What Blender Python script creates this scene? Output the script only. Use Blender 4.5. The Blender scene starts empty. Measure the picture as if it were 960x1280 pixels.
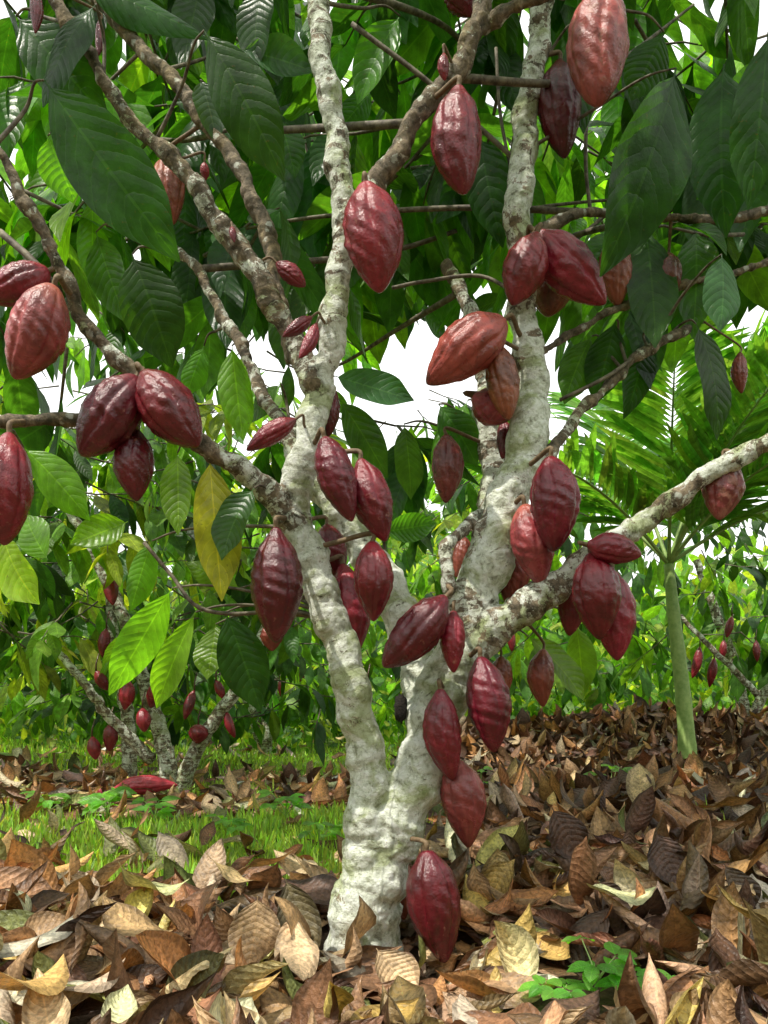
import bpy, math, random
import numpy as np
from mathutils import Vector, kdtree
random.seed(7); rng=np.random.default_rng(7)
scene=bpy.context.scene
F=967.0; CAMY=-1.5; CAMZ=0.5
def W(px,py,y=0.0):
    d=y-CAMY
    return np.array([(px-480)*d/F, y, CAMZ+(870-py)*d/F])
# ---------------------------------------------------------------- node helpers
def new_mat(name):
    m=bpy.data.materials.new(name); m.use_nodes=True
    nt=m.node_tree; nt.nodes.clear()
    out=nt.nodes.new('ShaderNodeOutputMaterial')
    return m,nt,out
def nd(nt,t,**kw):
    n=nt.nodes.new(t)
    for k,v in kw.items(): setattr(n,k,v)
    return n
def math_n(nt,op,a,b=None,c=None):
    n=nt.nodes.new('ShaderNodeMath'); n.operation=op
    for i,v in enumerate((a,b,c)):
        if v is None: continue
        if isinstance(v,(int,float)): n.inputs[i].default_value=v
        else: nt.links.new(v,n.inputs[i])
    return n.outputs[0]
def mixc(nt,f,a,b,mode='MIX'):
    n=nt.nodes.new('ShaderNodeMix'); n.data_type='RGBA'; n.blend_type=mode
    for s,v in ((n.inputs[0],f),(n.inputs[6],a),(n.inputs[7],b)):
        if isinstance(v,(int,float)): s.default_value=v
        elif isinstance(v,tuple): s.default_value=(*v[:3],1)
        else: nt.links.new(v,s)
    return n.outputs[2]
def ramp(nt,f,stops):
    n=nt.nodes.new('ShaderNodeValToRGB'); cr=n.color_ramp
    while len(cr.elements)<len(stops): cr.elements.new(0.5)
    for e,(p,c) in zip(cr.elements,stops):
        e.position=p; e.color=(*c,1) if isinstance(c,tuple) else (c,c,c,1)
    nt.links.new(f,n.inputs[0]); return n.outputs[0]
def noise(nt,vec,scale,detail=4,rough=0.55,dist=0.0):
    n=nd(nt,'ShaderNodeTexNoise'); n.inputs['Scale'].default_value=scale
    n.inputs['Detail'].default_value=detail; n.inputs['Roughness'].default_value=rough
    n.inputs['Distortion'].default_value=dist
    if vec is not None: nt.links.new(vec,n.inputs['Vector'])
    return n.outputs['Fac']
def attr(nt,name,out='Vector'):
    n=nd(nt,'ShaderNodeAttribute',attribute_name=name); return n.outputs[out]
def bump(nt,h,strength,dist):
    n=nd(nt,'ShaderNodeBump'); n.inputs['Strength'].default_value=strength; n.inputs['Distance'].default_value=dist
    nt.links.new(h,n.inputs['Height']); return n.outputs[0]

def leaf_material(name,trans=0.4,rough=0.38,veins=11,dead=False,tcol=(1.5,1.5,0.5),bs=0.45):
    m,nt,out=new_mat(name); L=nt.links.new
    geo=nd(nt,'ShaderNodeNewGeometry')
    n1=noise(nt,geo.outputs['Position'],28,4)
    n2=noise(nt,geo.outputs['Position'],140,3)
    luv=attr(nt,'luv'); sx=nd(nt,'ShaderNodeSeparateXYZ'); L(luv,sx.inputs[0])
    au=math_n(nt,'ABSOLUTE',sx.outputs[0]); v=sx.outputs[1]; rnd=sx.outputs[2]
    s=math_n(nt,'SUBTRACT',math_n(nt,'MULTIPLY',v,math_n(nt,'ADD',float(veins)-2.0,math_n(nt,'MULTIPLY',rnd,3.0)) if veins>2 else float(veins)),math_n(nt,'MULTIPLY',math_n(nt,'POWER',au,1.4),2.0))
    s=math_n(nt,'ADD',s,math_n(nt,'MULTIPLY',n1,0.8))
    fr=math_n(nt,'PINGPONG',s,0.5)
    vein=math_n(nt,'MAXIMUM',math_n(nt,'SUBTRACT',1.0,math_n(nt,'MULTIPLY',fr,12.0)),0.0)
    mid=math_n(nt,'LESS_THAN',au,0.04)
    vm=math_n(nt,'MAXIMUM',math_n(nt,'MULTIPLY',vein,0.5),mid)
    col=attr(nt,'Col','Color')
    k=ramp(nt,n1,[(0.3,0.62),(0.7,1.3)])
    base=mixc(nt,1.0,col,k,'MULTIPLY')
    if dead:
        spots=ramp(nt,n2,[(0.38,0.3),(0.54,1.0)])
        base=mixc(nt,0.55,base,spots,'MULTIPLY')
        edge=ramp(nt,math_n(nt,'ADD',au,math_n(nt,'MULTIPLY',n1,0.5)),[(0.9,1.0),(1.3,0.45)])
        base=mixc(nt,0.75,base,edge,'MULTIPLY')
        lite=mixc(nt,1.0,base,(1.35,1.3,1.2),'MULTIPLY')
    else:
        sp=ramp(nt,n2,[(0.66,0.0),(0.72,1.0)])
        base=mixc(nt,math_n(nt,'MULTIPLY',sp,0.5),base,(0.10,0.07,0.02))
        lite=mixc(nt,1.0,base,(1.8,1.6,1.5),'MULTIPLY')
    base=mixc(nt,math_n(nt,'MULTIPLY',vm,0.65),base,lite)
    h=math_n(nt,'ADD',math_n(nt,'POWER',fr,0.45),math_n(nt,'MULTIPLY',n2,0.4 if not dead else 1.3))
    bn=bump(nt,h,bs,0.004)
    p=nd(nt,'ShaderNodeBsdfPrincipled'); L(base,p.inputs['Base Color']); L(bn,p.inputs['Normal'])
    p.inputs['Roughness'].default_value=rough
    p.inputs['Specular IOR Level'].default_value=0.4
    tr=nd(nt,'ShaderNodeBsdfTranslucent'); tc=mixc(nt,1.0,base,tcol,'MULTIPLY'); L(tc,tr.inputs[0]); L(bn,tr.inputs['Normal'])
    mx=nd(nt,'ShaderNodeMixShader'); mx.inputs[0].default_value=trans
    L(p.outputs[0],mx.inputs[1]); L(tr.outputs[0],mx.inputs[2]); L(mx.outputs[0],out.inputs[0])
    return m
M_leaf=leaf_material('cacao_leaf_green',0.5,0.34,tcol=(2.9,3.2,0.55),bs=0.4)
M_leafbg=leaf_material('cacao_leaf_background',0.5,0.42,tcol=(2.3,2.3,0.6))
M_dead=leaf_material('dry_leaf',0.12,0.45,dead=True,tcol=(1.3,1.0,0.6),bs=0.6)
M_palm=leaf_material('palm_leaflet',0.45,0.4,veins=1,tcol=(2.0,2.0,0.6),bs=0.2)

def bark_material():
    m,nt,out=new_mat('lichen_bark'); L=nt.links.new
    geo=nd(nt,'ShaderNodeNewGeometry'); pos=geo.outputs['Position']
    br=attr(nt,'brown','Fac'); sc=attr(nt,'slen','Fac')
    nA=noise(nt,pos,11,6,0.65,0.6); nB=noise(nt,pos,45,6,0.7,0.5); nC=noise(nt,pos,170,5,0.65); nD=noise(nt,pos,20,6,0.7,1.0)
    cx=nd(nt,'ShaderNodeCombineXYZ'); L(math_n(nt,'MULTIPLY',sc,70.0),cx.inputs[0]); L(math_n(nt,'MULTIPLY',nA,8.0),cx.inputs[1]); L(math_n(nt,'MULTIPLY',nD,4.0),cx.inputs[2])
    nR=noise(nt,cx.outputs[0],1.0,5,0.7)
    pale=ramp(nt,nB,[(0.34,(0.24,0.24,0.17)),(0.41,(0.50,0.52,0.41)),(0.49,(0.72,0.75,0.63)),(0.60,(0.85,0.87,0.80))])
    green=mixc(nt,ramp(nt,nA,[(0.50,0.0),(0.59,0.75)]),pale,mixc(nt,nB,(0.14,0.19,0.04),(0.55,0.61,0.29)))
    brown=ramp(nt,nB,[(0.35,(0.025,0.017,0.01)),(0.5,(0.12,0.075,0.042)),(0.65,(0.32,0.23,0.13))])
    thr=math_n(nt,'ADD',math_n(nt,'ADD',math_n(nt,'MULTIPLY',nD,0.55),math_n(nt,'MULTIPLY',nR,0.45)),math_n(nt,'MULTIPLY',math_n(nt,'SUBTRACT',br,0.5),0.26))
    f=ramp(nt,thr,[(0.48,0.0),(0.51,1.0)])
    base=mixc(nt,math_n(nt,'MULTIPLY',f,0.9),green,brown)
    base=mixc(nt,ramp(nt,nC,[(0.55,0.0),(0.66,0.4)]),base,(0.09,0.085,0.045))
    vo=nd(nt,'ShaderNodeTexVoronoi'); vo.inputs['Scale'].default_value=30; L(pos,vo.inputs['Vector'])
    blot=ramp(nt,math_n(nt,'ADD',vo.outputs['Distance'],math_n(nt,'MULTIPLY',nC,0.35)),[(0.34,1.0),(0.40,0.0)])
    base=mixc(nt,math_n(nt,'MULTIPLY',blot,0.5),base,(0.78,0.82,0.72))
    h=math_n(nt,'ADD',math_n(nt,'MULTIPLY',nR,0.9),math_n(nt,'ADD',math_n(nt,'MULTIPLY',nB,0.8),math_n(nt,'MULTIPLY',nC,0.5)))
    bn=bump(nt,h,0.8,0.009)
    p=nd(nt,'ShaderNodeBsdfPrincipled'); L(base,p.inputs['Base Color']); L(bn,p.inputs['Normal']); p.inputs['Roughness'].default_value=0.82
    p.inputs['Specular IOR Level'].default_value=0.25
    L(p.outputs[0],out.inputs[0]); return m
M_bark=bark_material()

def pod_material():
    m,nt,out=new_mat('cacao_pod_skin'); L=nt.links.new
    tc=nd(nt,'ShaderNodeNewGeometry'); pos=tc.outputs['Position']
    col=attr(nt,'Col','Color'); fu=attr(nt,'furrow','Fac')
    n1=noise(nt,pos,20,5,0.6,0.5); n2=noise(nt,pos,190,4,0.65); n3=noise(nt,pos,60,5,0.7)
    b=mixc(nt,1.0,col,ramp(nt,n1,[(0.33,0.55),(0.5,0.95),(0.68,1.4)]),'MULTIPLY')
    b=mixc(nt,math_n(nt,'MULTIPLY',fu,0.32),b,mixc(nt,1.0,b,(1.8,2.4,2.2),'MULTIPLY'))
    scab=attr(nt,'scab','Fac')
    sf=ramp(nt,math_n(nt,'ADD',n3,math_n(nt,'MULTIPLY',scab,0.24)),[(0.65,0.0),(0.76,1.0)])
    b=mixc(nt,math_n(nt,'MULTIPLY',sf,0.6),b,(0.38,0.17,0.12))
    b=mixc(nt,ramp(nt,n2,[(0.58,0.0),(0.70,0.5)]),b,(0.025,0.006,0.007))
    bn=bump(nt,math_n(nt,'ADD',n2,math_n(nt,'MULTIPLY',n3,1.8)),0.40,0.004)
    p=nd(nt,'ShaderNodeBsdfPrincipled'); L(b,p.inputs['Base Color']); L(bn,p.inputs['Normal'])
    L(math_n(nt,'ADD',ramp(nt,n1,[(0.3,0.14),(0.7,0.30)]),math_n(nt,'MULTIPLY',scab,0.22)),p.inputs['Roughness']); p.inputs['Specular IOR Level'].default_value=0.6
    L(p.outputs[0],out.inputs[0]); return m
M_pod=pod_material()
def simple(name,c1,c2,scale,rough=0.7,b=0.5):
    m,nt,out=new_mat(name); L=nt.links.new
    g=nd(nt,'ShaderNodeNewGeometry'); n=noise(nt,g.outputs['Position'],scale,5,0.65)
    p=nd(nt,'ShaderNodeBsdfPrincipled'); L(ramp(nt,n,[(0.35,c1),(0.65,c2)]),p.inputs['Base Color'])
    L(bump(nt,n,b,0.004),p.inputs['Normal']); p.inputs['Roughness'].default_value=rough
    L(p.outputs[0],out.inputs[0]); return m
M_twig=simple('twig_bark',(0.04,0.025,0.016),(0.20,0.17,0.11),60)
M_stem=simple('pod_stalk',(0.10,0.06,0.03),(0.22,0.15,0.08),90)
M_palmstem=simple('palm_stem_green',(0.20,0.32,0.08),(0.36,0.48,0.16),25,0.5,0.3)
M_nest=simple('ant_nest_black',(0.006,0.005,0.004),(0.03,0.022,0.015),300,0.95,1.0)

# ---------------------------------------------------------------- mesh helpers
def mk_mesh(name,verts,faces,mats,attrs=None,smooth=True,fmat=None):
    me=bpy.data.meshes.new(name)
    verts=np.asarray(verts,dtype=np.float32); faces=np.asarray(faces,dtype=np.int32)
    nf,k=faces.shape
    me.vertices.add(len(verts)); me.vertices.foreach_set('co',verts.ravel())
    me.loops.add(nf*k); me.loops.foreach_set('vertex_index',faces.ravel())
    me.polygons.add(nf); me.polygons.foreach_set('loop_start',np.arange(0,nf*k,k,dtype=np.int32))
    try: me.polygons.foreach_set('loop_total',np.full(nf,k,dtype=np.int32))
    except Exception: pass
    me.update(calc_edges=True)
    if smooth: me.polygons.foreach_set('use_smooth',np.ones(nf,dtype=bool))
    for m in mats: me.materials.append(m)
    if fmat is not None: me.polygons.foreach_set('material_index',np.asarray(fmat,dtype=np.int32))
    for an,(ty,arr) in (attrs or {}).items():
        a=me.attributes.new(an,ty,'POINT'); arr=np.asarray(arr,dtype=np.float32)
        if ty=='FLOAT_COLOR':
            arr=np.concatenate([arr,np.ones((len(arr),1),dtype=np.float32)],1); a.data.foreach_set('color',arr.ravel())
        elif ty=='FLOAT_VECTOR': a.data.foreach_set('vector',arr.ravel())
        else: a.data.foreach_set('value',arr.ravel())
    me.validate(); me.update(); return me
def mk_obj(name,me,parent=None):
    o=bpy.data.objects.new(name,me); scene.collection.objects.link(o)
    if parent is not None: o.parent=parent
    return o
def empty(name):
    o=bpy.data.objects.new(name,None); scene.collection.objects.link(o); o.empty_display_size=0.1
    return o
def nrm(a): return a/np.maximum(np.linalg.norm(a,axis=-1,keepdims=True),1e-9)

def leaves_geo(P,D,N,L,Wd,bend,curl,col,nl=8,nw=4,wav=0.06,pet=0.07):
    P=np.asarray(P,float);n=len(P); D=nrm(np.asarray(D,float)); N=np.asarray(N,float)
    X=nrm(np.cross(D,N)); Z=np.cross(X,D)
    L=np.broadcast_to(L,(n,)).astype(float); Wd=np.broadcast_to(Wd,(n,)).astype(float)
    bend=np.broadcast_to(bend,(n,)).astype(float); curl=np.broadcast_to(curl,(n,)).astype(float)
    bend=np.where(np.abs(bend)<1e-3,1e-3,bend); curl=np.where(np.abs(curl)<1e-3,1e-3,curl)
    t=np.linspace(0,1,nl+1); s=np.linspace(-1,1,nw+1)
    tt=np.clip((t-pet)/(1-pet),0,1)
    w=np.sin(np.pi*tt**0.9)**0.72*(1-0.45*np.clip((tt-0.75)/0.25,0,1))
    w=np.maximum(w,0.025); 
    a=bend[:,None]*t
    yc=L[:,None]*np.sin(a)/bend[:,None]; zc=-L[:,None]*(1-np.cos(a))/bend[:,None]
    ph=rng.uniform(0,6.28,(n,1,1)); fr=rng.uniform(5,11,(n,1,1))
    hw=0.5*Wd[:,None,None]*w[None,:,None]
    cs=curl[:,None,None]*s[None,None,:]
    x=hw*np.sin(cs)/curl[:,None,None]; h=hw*(1-np.cos(cs))/curl[:,None,None]
    h=h+wav*Wd[:,None,None]*w[None,:,None]*np.sin(fr*t[None,:,None]+ph+1.3*np.sign(s)[None,None,:])*np.abs(s)[None,None,:]**1.5
    sway=rng.normal(0,0.06,(n,1,1))*L[:,None,None]*(t**2)[None,:,None]
    x=x+sway
    y=yc[:,:,None]+h*np.sin(a)[:,:,None]; z=zc[:,:,None]+h*np.cos(a)[:,:,None]
    V=P[:,None,None,:]+x[...,None]*X[:,None,None,:]+y[...,None]*D[:,None,None,:]+z[...,None]*Z[:,None,None,:]
    luv=np.zeros(V.shape); luv[...,0]=s[None,None,:]; luv[...,1]=t[None,:,None]; luv[...,2]=rng.random((n,1,1))
    C=np.broadcast_to(np.asarray(col,float)[:,None,None,:],V.shape)
    i=np.arange(nl)[:,None]*(nw+1)+np.arange(nw)[None,:]
    q=np.stack([i,i+1,i+nw+2,i+nw+1],-1).reshape(-1,4)
    Fc=(q[None]+(np.arange(n)*(nl+1)*(nw+1))[:,None,None]).reshape(-1,4)
    return V.reshape(-1,3),Fc,luv.reshape(-1,3),C.reshape(-1,3)
def leaf_obj(name,geos,mat,parent=None):
    off=0;Vs=[];Fs=[];U=[];C=[]
    for v,f,u,c in geos:
        Vs.append(v);Fs.append(f+off);U.append(u);C.append(c);off+=len(v)
    me=mk_mesh(name,np.concatenate(Vs),np.concatenate(Fs),[mat],{'luv':('FLOAT_VECTOR',np.concatenate(U)),'Col':('FLOAT_COLOR',np.concatenate(C))})
    return mk_obj(name,me,parent)

def catmull(pts,per=8):
    pts=np.asarray(pts,float); P=np.concatenate([[2*pts[0]-pts[1]],pts,[2*pts[-1]-pts[-2]]])
    out=[]
    for i in range(1,len(P)-2):
        p0,p1,p2,p3=P[i-1:i+3]
        for t in np.linspace(0,1,per,endpoint=False):
            out.append(0.5*((2*p1)+(-p0+p2)*t+(2*p0-5*p1+4*p2-p3)*t*t+(-p0+3*p1-3*p2+p3)*t**3))
    out.append(pts[-1]); return np.array(out)
def tube_geo(path,rad,ns=12,cap=True):
    ns=ns+(ns%2)
    path=np.asarray(path,float); rad=np.asarray(rad,float); n=len(path)
    T=nrm(np.gradient(path,axis=0)); up=np.array([0.13,0.97,0.2])
    A=nrm(np.cross(T,up)); B=np.cross(T,A)
    th=np.linspace(0,2*np.pi,ns,endpoint=False)
    V=path[:,None]+rad[:,None,None]*(np.cos(th)[None,:,None]*A[:,None]+np.sin(th)[None,:,None]*B[:,None])
    V=V.reshape(-1,3)
    i=np.arange(n-1)[:,None]*ns; j=np.arange(ns)[None,:]; j2=(np.arange(ns)+1)[None,:]%ns
    Fc=np.stack([i+j,i+j2,i+ns+j2,i+ns+j],-1).reshape(-1,4)
    if cap:
        c0=len(V); V=np.concatenate([V,[path[0]],[path[-1]]])
        jj=np.arange(ns)
        q0=np.stack([np.full(ns//2,c0),jj[0::2],jj[1::2],(jj[1::2]+1)%ns],-1)[:, [0,3,2,1]]
        b=(n-1)*ns
        q1=np.stack([np.full(ns//2,c0+1),b+jj[0::2],b+jj[1::2],b+(jj[1::2]+1)%ns],-1)
        Fc=np.concatenate([Fc,q0,q1])
    return V,Fc
def merge(gs):
    off=0;V=[];Fs=[]
    for v,f in gs: V.append(v);Fs.append(f+off);off+=len(v)
    return np.concatenate(V),np.concatenate(Fs)

# ---------------------------------------------------------------- terrain
def sg(x): return 1/(1+np.exp(-np.clip(x,-40,40)))
def hgt(x,y):
    x=np.asarray(x,float);y=np.asarray(y,float)
    h=0.012*np.sin(3.1*x+1.3*y)+0.010*np.sin(5.3*y-2.2*x+1)+0.03*np.sin(0.8*x+0.6*y+2)*np.clip(np.hypot(x,y)-0.6,0,1)
    m=np.exp(-((y-4.3)/0.6)**2)*sg((x-0.55)*6)
    h+=0.23*m*(1+0.2*np.sin(4*x)+0.12*np.sin(9*x+2))
    h+=0.03*np.exp(-((y-1.4)/0.8)**2)*sg((x-0.6)*6)
    h-=0.035*np.exp(-((x-0.03)/0.25)**2-((y+0.15)/0.25)**2)
    return h
ax=np.concatenate([-np.geomspace(300,4.2,26),np.linspace(-4,4,110),np.geomspace(4.2,300,26)])
ay=np.concatenate([-np.geomspace(300,3.2,20),np.linspace(-3,7,130),np.geomspace(7.3,300,28)])
gx,gy=np.meshgrid(ax,ay,indexing='ij'); gz=hgt(gx,gy)
V=np.stack([gx,gy,gz],-1).reshape(-1,3); ny=len(ay)
i=np.arange(len(ax)-1)[:,None]*ny+np.arange(ny-1)[None,:]
Fc=np.stack([i,i+ny,i+ny+1,i+1],-1).reshape(-1,4)
m,nt,out=new_mat('soil_and_grass'); L=nt.links.new
g=nd(nt,'ShaderNodeNewGeometry'); pos=g.outputs['Position']
n1=noise(nt,pos,1.3,6,0.6,0.5); n2=noise(nt,pos,45,6,0.7)
soil=ramp(nt,n2,[(0.3,(0.03,0.018,0.012)),(0.55,(0.11,0.065,0.038)),(0.75,(0.22,0.15,0.09))])
gr=ramp(nt,n2,[(0.3,(0.05,0.09,0.015)),(0.6,(0.14,0.22,0.035)),(0.8,(0.22,0.30,0.06))])
sp=nd(nt,'ShaderNodeSeparateXYZ'); L(pos,sp.inputs[0])
far=math_n(nt,'MULTIPLY',math_n(nt,'SUBTRACT',sp.outputs[1],3.6),0.25)
f=ramp(nt,math_n(nt,'ADD',n1,math_n(nt,'MINIMUM',math_n(nt,'MAXIMUM',far,-0.05),0.15)),[(0.47,0.0),(0.6,1.0)])
p=nd(nt,'ShaderNodeBsdfPrincipled'); L(mixc(nt,f,soil,gr),p.inputs['Base Color']); p.inputs['Roughness'].default_value=0.9
L(bump(nt,n2,0.8,0.02),p.inputs['Normal']); L(p.outputs[0],out.inputs[0])
mk_obj('ground',mk_mesh('ground',V,Fc,[m]))

# ---------------------------------------------------------------- main cacao tree
tree=empty('cacao_tree')
limbs=[
 (0.06,[(452,1232,0,58),(456,1190,0,47),(465,1110,0,41),(482,1050,0,40),(508,1000,0,37),(530,950,0.01,34),(550,880,0.02,34),(578,800,0.03,33),(602,720,0.03,30),(638,620,0.03,26),(664,520,0.04,23),(658,430,0.04,18),(650,330,0.04,17),(650,230,0.03,16),(664,100,0.02,14),(682,0,0.0,13),(700,-110,0,11)]),
 (0.08,[(446,1228,0,50),(452,1120,-0.01,34),(458,1050,-0.02,29),(460,980,-0.02,25),(443,880,-0.03,23),(420,790,-0.04,22),(395,720,-0.04,21),(370,640,-0.05,20),(383,560,-0.06,19),(404,480,-0.07,17),(416,400,-0.08,16),(430,300,-0.09,16),(426,220,-0.09,15),(411,120,-0.1,14),(396,0,-0.1,13),(385,-110,-0.1,11)]),
 (0.42,[(590,800,0.02,28),(650,765,-0.0,22),(720,712,-0.03,18),(800,655,-0.06,14),(870,605,-0.1,13),(960,552,-0.14,11),(1060,520,-0.2,9)]),
 (0.05,[(530,900,0.05,28),(520,820,0.09,24),(485,735,0.12,22),(440,665,0.13,20),(395,605,0.12,17),(360,540,0.12,13)]),
 (0.35,[(590,780,0.05,22),(612,690,0.12,18),(616,600,0.15,16),(608,520,0.17,14),(602,430,0.2,11),(560,330,0.25,8)]),
 (0.42,[(395,490,-0.07,16),(352,395,-0.08,14),(290,300,-0.1,13),(240,228,-0.12,11),(150,130,-0.15,9),(70,0,-0.18,8),(20,-90,-0.2,7)]),
 (1.1,[(365,450,-0.06,11),(348,370,-0.04,10),(335,300,-0.02,10),(300,215,0.0,9),(215,100,0.02,8),(110,-10,0.05,8),(60,-80,0.05,7)]),
 (0.55,[(372,655,-0.05,18),(330,610,-0.09,15),(270,568,-0.13,13),(215,520,-0.16,12),(150,450,-0.2,10),(95,385,-0.23,9),(55,290,-0.26,8),(-10,180,-0.3,6)]),
 (1.1,[(215,518,-0.16,9),(160,520,-0.18,8),(100,523,-0.2,8),(0,528,-0.22,8),(-90,520,-0.25,7)]),
 (0.45,[(380,590,-0.03,10),(340,510,0.02,8.5),(290,415,0.05,7.5),(250,345,0.08,6.5),(190,280,0.1,6)]),
 (0.45,[(430,290,-0.09,13),(475,222,-0.1,13),(522,148,-0.1,12),(572,80,-0.1,11),(602,15,-0.1,12),(640,-80,-0.1,10)]),
 (0.45,[(598,35,-0.1,9),(650,8,-0.11,8),(720,-20,-0.12,7)]),
 (0.5,[(572,775,0.0,13),(560,720,-0.03,9),(560,690,-0.02,8),(582,655,0.02,7),(600,640,0.08,7)]),
 (1.1,[(655,300,0.04,9),(720,268,0.07,6.5),(800,270,0.1,6),(880,275,0.15,5),(980,262,0.2,5)]),
 (0.6,[(675,580,0.04,9),(740,500,0.1,6.5),(810,438,0.15,6),(880,400,0.2,5)]),
 (1.1,[(655,455,0.05,7),(740,402,0.1,5),(820,368,0.15,5),(970,325,0.2,4)]),
]
gs=[];samp=[];
for br,pts in limbs:
    A=np.array([[*W(p[0],p[1],p[2]),p[3]*(p[2]-CAMY)/F] for p in pts])
    C=catmull(A,9); path=C[:,:3].copy(); r=C[:,3].copy()
    sl=np.concatenate([[0],np.cumsum(np.linalg.norm(np.diff(path,axis=0),axis=1))])
    o=rng.uniform(0,50)
    path[:,0]+=0.004*np.sin(sl*31+o)+0.003*np.sin(sl*67+o); path[:,1]+=0.004*np.sin(sl*27+o*2)
    r*=1+0.05*np.sin(sl*45+o)+0.05*np.sin(sl*97+2*o)+0.03*np.sin(sl*190+o)
    gs.append(tube_geo(path,r,16))
    for k in range(len(path)): samp.append((path[k],r[k],br,sl[k]+o))
V,Fc=merge(gs)
me=mk_mesh('tmp',V,Fc,[M_bark]); o=mk_obj('tmp',me)
md=o.modifiers.new('r','REMESH'); md.mode='VOXEL'; md.voxel_size=0.0038
ms=o.modifiers.new('s','SMOOTH'); ms.factor=0.6; ms.iterations=5
dg=bpy.context.evaluated_depsgraph_get(); me2=bpy.data.meshes.new_from_object(o.evaluated_get(dg))
bpy.data.objects.remove(o)
kd=kdtree.KDTree(len(samp))
for k,s in enumerate(samp): kd.insert(Vector(s[0]),k)
kd.balance()
nv=len(me2.vertices); co=np.empty(nv*3,dtype=np.float32); me2.vertices.foreach_get('co',co); co=co.reshape(-1,3)
no=np.empty(nv*3,dtype=np.float32); me2.vertices.foreach_get('normal',no); no=no.reshape(-1,3)
brn=np.zeros(nv,dtype=np.float32); sl=np.zeros(nv,dtype=np.float32)
from mathutils import noise as mn
for k in range(nv):
    res=kd.find_n(Vector(co[k]),2); a=samp[res[0][1]]; b=samp[res[1][1]]
    w1=1/(res[0][2]+1e-4);w2=1/(res[1][2]+1e-4)
    brn[k]=(a[2]*w1+b[2]*w2)/(w1+w2); sl[k]=(a[3]*w1+b[3]*w2)/(w1+w2) if abs(a[3]-b[3])<0.2 else a[3]
    v=Vector(co[k]); d=0.005*mn.noise(v*20)+0.0028*mn.noise(v*60)+0.0013*mn.noise(v*130)
    d+=0.0035*max(0,mn.noise(Vector((sl[k]*60,v.x*7,v.y*7))))
    co[k]+=no[k]*d
    brn[k]+=0.36*min(max((v.z-0.85)/0.9,0),1)
me2.vertices.foreach_set('co',co.ravel())
for nme,arr in (('brown',brn),('slen',sl)):
    a=me2.attributes.new(nme,'FLOAT','POINT'); a.data.foreach_set('value',arr)
me2.polygons.foreach_set('use_smooth',np.ones(len(me2.polygons),dtype=bool))
me2.materials.clear(); me2.materials.append(M_bark); me2.update(); me2.name='trunk'
mk_obj('trunk_and_limbs',me2,tree)
th=np.linspace(0,np.pi,14);phi=np.linspace(0,2*np.pi,18,endpoint=False)
c=W(501,885,0.005)
V=[];
for a in th:
    for b in phi:
        q=1+0.25*rng.normal()*0.5
        V.append(c+np.array([0.013*math.sin(a)*math.cos(b)*q,0.012*math.sin(a)*math.sin(b)*q,0.026*math.cos(a)*q]))
i=np.arange(13)[:,None]*18; j=np.arange(18)[None]; j2=(j+1)%18
Fc=np.stack([i+j,i+18+j,i+18+j2,i+j2],-1).reshape(-1,4)
mk_obj('ant_nest',mk_mesh('ant_nest',np.array(V),Fc,[M_nest]),tree)

# ---------------------------------------------------------------- pods
NT,NS=56,80
def pod_geo(top,tip,width,col,scab=0.0,nt_=NT,ns=NS):
    top=np.asarray(top);tip=np.asarray(tip);L=np.linalg.norm(tip-top); ax=(tip-top)/L
    t=0.5-0.5*np.cos(np.linspace(0,1,nt_)*np.pi); t=0.5*t+0.5*np.linspace(0,1,nt_); th=np.linspace(0,2*np.pi,ns,endpoint=False)
    pk=random.uniform(0.84,1.0)
    pr=(np.sin(np.pi*np.clip(t,0,1)**pk))**0.60
    pr*=1-random.uniform(0.08,0.28)*np.clip((t-0.55)/0.45,0,1)**1.2
    pr*=1-random.uniform(0.05,0.25)*np.exp(-((t-0.07)/0.07)**2)
    r=pr[:,None]*width/2*0.99
    ph=random.uniform(0,6.28); asym=random.uniform(-0.05,0.05)
    tw=random.uniform(-0.3,0.3)*t[:,None]
    T2=th[None]+tw+0.06*np.sin(9*t[:,None]+ph)
    c10=0.5+0.5*np.cos(10*T2); c5=0.5+0.5*np.cos(5*T2)
    fd=c10**3.0*(0.35+0.65*c5)*(0.8+0.2*np.sin(17*t[:,None]+3*T2))
    env=np.clip(np.sin(np.pi*t),0,1)**0.45
    R=r*(1-random.uniform(0.10,0.18)*fd*env[:,None])
    o=random.uniform(0,9)
    wart=0
    for k in range(6):
        wart=wart+np.sin(random.uniform(14,60)*t[:,None]+random.randint(2,13)*T2+random.uniform(0,6))
    R=R*(1+0.011*wart*env[:,None]+0.005*rng.normal(size=(nt_,ns)))
    R=R*(1+asym*np.sin(th[None]+o)*np.sin(3*t[:,None]))
    up=np.array([0.2,0.9,0.31]); A=nrm(np.cross(ax,up)); B=np.cross(ax,A)
    side=math.cos(o)*A+math.sin(o)*B
    cen=top+ax*L*t[:,None]+side*(L*random.uniform(0.01,0.06)*np.sin(np.pi*t))[:,None]
    V=cen[:,None]+R[...,None]*(np.cos(th+o)[None,:,None]*A+np.sin(th+o)[None,:,None]*B)
    V=V.reshape(-1,3)
    i=np.arange(nt_-1)[:,None]*ns; j=np.arange(ns)[None]; j2=(j+1)%ns
    Fc=np.stack([i+j,i+j2,i+ns+j2,i+ns+j],-1).reshape(-1,4)
    fa=(c10**7*env[:,None]).reshape(-1)
    n=len(V)
    tint=np.array([random.uniform(1.0,1.25),random.uniform(1.0,1.9),random.uniform(1.0,1.4)])
    k=np.broadcast_to(np.clip(1-t*4,0,1)[:,None],(nt_,ns)).reshape(-1,1)
    CC=np.array(col)[None]*(1+(tint-1)[None]*k)
    return V,Fc,CC,fa,np.full(n,scab)
DK=(0.110,0.006,0.014); RD=(0.175,0.011,0.020); PK=(0.27,0.038,0.042); BR=(0.22,0.045,0.030)
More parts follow.
